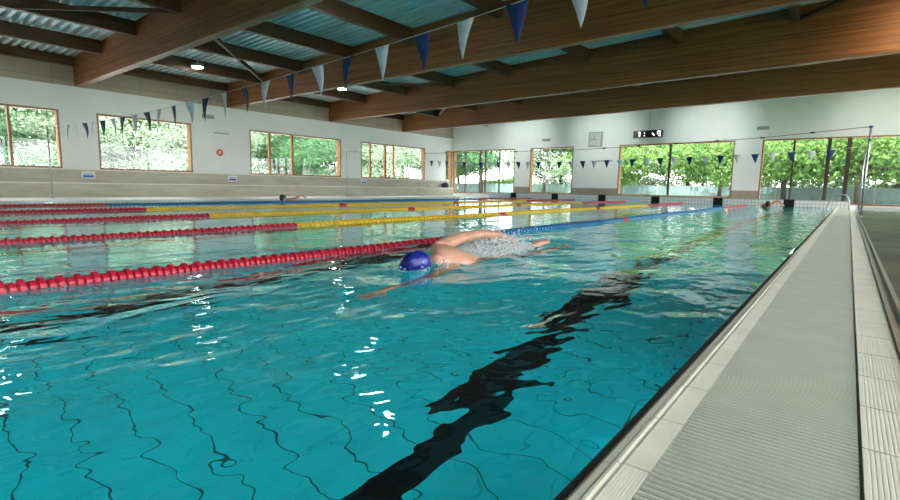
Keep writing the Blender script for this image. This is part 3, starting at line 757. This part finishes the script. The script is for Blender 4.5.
def far_swimmer(label, loc, rz, hair, arm):
    t = thing('person', label, 'person', loc, rz)
    # swims towards local -Y
    J = [((0,.75,-.05),(.13,.10)),((0,.5,-.01),(.12,.09)),((0,.25,.02),(.15,.11)),((0,.1,.03),(.14,.1)),((0,-.03,.05),(.06,.06)),
         ((.17,.12,.06),(.075,.07)),((-.17,.12,.03),(.075,.07)),((-.26,-.12,-.04),(.045,.045)),((-.27,-.35,-.06),(.035,.035)),((-.27,-.55,-.05),(.025,.035)),
         ((.09,1.0,-.1),(.08,.08)),((.09,1.4,-.12),(.055,.055)),((.09,1.8,-.08),(.035,.035)),((-.09,1.0,-.1),(.08,.08)),((-.09,1.4,-.15),(.055,.055)),((-.09,1.8,-.13),(.035,.035))]
    k = len(J); J += [(a, r) for a, r in arm]
    E2 = [(0,1),(1,2),(2,3),(3,4),(3,5),(3,6),(6,7),(7,8),(8,9),(0,10),(10,11),(11,12),(0,13),(13,14),(14,15),(5,k)] + [(k+i, k+i+1) for i in range(len(arm)-1)]
    b = skin_body('body', J, E2, M_skin, t)
    bm = bmesh.new(); bmesh.ops.create_uvsphere(bm, u_segments=20, v_segments=14, radius=1)
    for v in bm.verts:
        nz = math.exp(-((v.co.x/.2)**2+((v.co.z+.1)/.2)**2)) if v.co.y < 0 else 0
        v.co = Vector((v.co.x*.08, v.co.y*.10-.025*nz, v.co.z*.12))
    me = bpy.data.meshes.new('head'); bm.to_mesh(me); bm.free(); me.materials.append(M_skin)
    HM = Matrix.Translation((0,-.14,.10)) @ Matrix.Rotation(math.radians(35), 4, 'X'); me.transform(HM); join_into(b, [place(me, 'head')])
    bm = bmesh.new(); bmesh.ops.create_uvsphere(bm, u_segments=20, v_segments=14, radius=1)
    bmesh.ops.delete(bm, geom=[v for v in bm.verts if v.co.z + .4*v.co.y*-1 < -.0 and v.co.y < .3], context='VERTS')
    for v in bm.verts: v.co = Vector((v.co.x*.092, v.co.y*.112, v.co.z*.132))
    me = bpy.data.meshes.new('hair'); bm.to_mesh(me); bm.free(); me.materials.append(hair); me.transform(HM)
    for p in me.polygons: p.use_smooth = True
    place(me, 'hair' if hair is M_caps else 'swim_cap', t)
far_swimmer('person with dark hair swimming at the far right end of the pool', (-1.45,22.55,.03), .35, M_caps,
    [((.26,.05,.20),(.045,.045)),((.34,-.06,.22),(.042,.042)),((.42,-.22,.12),(.035,.035)),((.45,-.33,.04),(.025,.03))])
far_swimmer('person swimming in the far left lane with one arm raised', (-13.5,10.85,-.02), .05, M_plblack,
    [((.20,.25,.12),(.05,.05)),((.22,.40,.22),(.045,.045)),((.22,.52,.17),(.035,.035)),((.22,.62,.10),(.025,.03))])

# ------------------------------------------------------------------ outdoors
struct(MB().box(-90,XL-.28,-40,90,-.6,-.12).box(XR+.28,60,-40,90,-.6,-.12).box(XL-.28,XR+.28,-40,YF-.28,-.6,-.12).box(XL-.28,XR+.28,YB+.28,90,-.6,-.12).build('ground', M_lawn))
struct(MB().box(XL-8,XR+12,YB+.3,YB+7.0,-.12,-.06).build('ground_terrace', M_pave))
struct(MB().box(XL-9,XL-.3,-6,YB+.28,-.12,-.06).build('ground_bounce', M_pave))  # pale strip added outside to bounce sunlight up onto the left ceiling
def fence(label, p0, p1, h):
    t = thing('garden_fence', label, 'fence', (p0[0], p0[1], -.12)); v = Vector((p1[0]-p0[0], p1[1]-p0[1], 0)); L = v.length; t.rotation_euler.z = math.atan2(v.y, v.x)
    k = MB(); 
    for z in np.arange(.04, h-.1, .16): k.box(0, L, -.012, .012, z, z+.16)
    k.build('slat_panel', M_fence, t)
    for x in np.arange(0, L+.1, 2.4): MB().box(x-.04, x+.04, -.05, .05, 0, h).build('fence_post', M_plgrey, t)
fence('low pale blue slatted fence in the garden beyond the back windows', (-34,39), (24,39), 1.0)

def tree_meshes(seed, H, R, leaf, n_leaf, lm, lo=.28):
    r = random.Random(seed); tr_ = MB(); cl = []
    top = Vector((r.uniform(-.4,.4), r.uniform(-.4,.4), H*.8))
    tr_.tube([(0,0,0),(.05,.02,H*.2),(top.x*.5,top.y*.5,H*.5),top], [R*.04,R*.032,R*.024,R*.010], 8)
    for i in range(17):
        a = r.uniform(0, 2*PI); f = r.uniform(lo, .8); s = Vector((top.x*f*.6, top.y*f*.6, H*f*.8)); ln = R*r.uniform(.55,1.)*(1-.45*abs(f-.45))
        e = s + Vector((math.cos(a)*ln, math.sin(a)*ln, ln*r.uniform(.1,.6)))
        tr_.tube([s, (s+e)/2+Vector((0,0,.12)), e], [R*.022,R*.014,R*.005], 5); cl += [e, (s+e)/2, s+(e-s)*.75]
    cl.append(top)
    g = np.random.RandomState(seed); c = np.array([v[:] for v in cl]); pick = g.randint(0, len(c), n_leaf)
    d = g.normal(0, 1, (n_leaf, 3)); d /= np.linalg.norm(d, axis=1)[:, None]
    p = c[pick] + d*(R*.30*g.uniform(.35, 1, (n_leaf, 1))**.6)*np.array([1.15,1.15,.75])
    a = g.normal(0, 1, (n_leaf, 3)); a /= np.linalg.norm(a, axis=1)[:, None]
    b = np.cross(a, g.normal(0, 1, (n_leaf, 3))); b /= np.linalg.norm(b, axis=1)[:, None]
    s = leaf*g.uniform(.6, 1.3, (n_leaf, 1))
    co = np.stack([p-a*s, p-b*s*.55, p+a*s, p+b*s*.55], 1).reshape(-1, 3).astype(np.float32)
    me = bpy.data.meshes.new('foliage'); me.vertices.add(len(co)); me.vertices.foreach_set('co', co.ravel())
    me.loops.add(len(co)); me.loops.foreach_set('vertex_index', np.arange(len(co), dtype=np.int32))
    me.polygons.add(n_leaf); me.polygons.foreach_set('loop_start', (np.arange(n_leaf)*4).astype(np.int32)); me.materials.append(lm); me.update()
    return tr_.mesh('trunk', M_bark, True), me
TM = {'A': tree_meshes(1, 7.5, 4.2, .115, 9500, M_leafA, .22), 'B': tree_meshes(2, 8.5, 4.4, .12, 8500, M_leafB, .15), 'C': tree_meshes(3, 9.5, 4.5, .12, 11000, M_leafC, .12), 'D': tree_meshes(4, 4.6, 3.2, .12, 7000, M_leafA, .3)}
TR = [('D',(-5.2,34.5),1.,'slim dark trunked maple outside the large back window, left half'),('D',(-2.2,37),1.15,'spreading young maple outside the large back window, right edge'),
 ('D',(1.2,35.5),1.1,'bright green young maple outside the right back windows, centre'),('A',(5.5,37),1.,'leafy tree outside the rightmost glazing'),
 ('A',(-8.5,41),1.,'tall tree far behind the large back window, left'),('A',(-2.8,43.5),1.05,'tall tree far behind the large back window, right'),('A',(3.2,43),1.1,'tall tree far behind the right back windows'),
 ('B',(9.0,44),1.2,'pale tree far out beyond the rightmost glazing'),('A',(-14.2,40),1.,'leafy tree behind the narrow back window'),('C',(-19,42),1.,'deep green tree behind the corner window, right part'),
 ('C',(-24,37),1.05,'deep green tree behind the corner window, left part'),('B',(-17.5,36),.8,'pale leafed tree close outside the corner window'),('D',(-12.3,35.5),.95,'small bright tree close outside the narrow back window'),
 ('B',(-30.5,2.8),1.,'pale tree outside the nearest left window, left half'),('C',(-32,7.5),1.,'deep green tree outside the nearest left window, right half'),
 ('B',(-30.5,12.5),.95,'pale tree outside the second left window, left half'),('B',(-32,18),1.05,'pale tree outside the second left window, right half'),('C',(-31,23.5),.9,'deep green tree outside the third left window, left half'),
 ('B',(-29.5,29.5),1.,'pale tree outside the third left window, right half'),('C',(-36,35),1.2,'deep green tree outside the fourth left window, left half'),('B',(-31,43),1.1,'pale tree outside the fourth left window, right half'),
 ('A',(-38,14),1.3,'big tree in the second row beyond the left windows, nearest'),('A',(-40,27),1.4,'big tree in the second row beyond the left windows, middle'),('C',(-42,46),1.5,'big tree in the second row beyond the left windows, farthest'),
 ('C',(-8,53),1.6,'big deep green tree in the rear row behind the back windows, left'),('C',(5,54),1.6,'big deep green tree in the rear row behind the back windows, middle'),('C',(17,50),1.6,'big deep green tree in the rear row behind the back windows, right'),('C',(-22,55),1.6,'big deep green tree in the rear row behind the corner window')]
for i, (k, (x, y), s, lab) in enumerate(TR):
    t = thing('garden_tree', lab, 'tree', (x, y, -.12), i*1.7, 'garden trees'); t.scale = (s, s, s)
    place(TM[k][0], 'trunk', t); place(TM[k][1], 'foliage', t)

SHR = [(-27+5.2*i, 45.5 + (i%3)*1.2) for i in range(9)]
SL = ['beyond the corner window, far left','beyond the corner window, middle','beyond the corner window, right','behind the narrow back window','behind the white pier beside the clock','behind the large back window, left','behind the large back window, middle','behind the large back window, right','behind the right back windows']
for i, (x, y) in enumerate(SHR):
    t = thing('garden_shrub', 'broad low shrub over the garden fence ' + SL[i], 'shrub', (x, y, -.12), i*2.1, 'garden shrubs'); t.scale = (.8,.8,.42)
    k = 'B' if i % 2 else 'D'; place(TM[k][0], 'stem', t); place(TM[k][1], 'foliage', t)

SW = [(-29.5,5.0),(-29.0,10.2),(-30.0,15.6),(-29.3,20.8),(-30.2,26.2),(-31.0,31.8),(-30.0,38.5),(-36.0,26.5)]
SN = ['outside the nearest left window','outside the second left window, left part','outside the second left window, right part','outside the third left window, left part','outside the third left window, right part','outside the fourth left window, left part','outside the fourth left window, right part','farther out behind the third left window']
for i, (x, y) in enumerate(SW):
    t = thing('garden_shrub', 'pale low shrub ' + SN[i], 'shrub', (x, y, -.12), i*1.3, 'garden shrubs'); t.scale = (.85,.85,.5)
    k = 'B' if i % 3 else 'C'; place(TM[k][0], 'stem', t); place(TM[k][1], 'foliage', t)
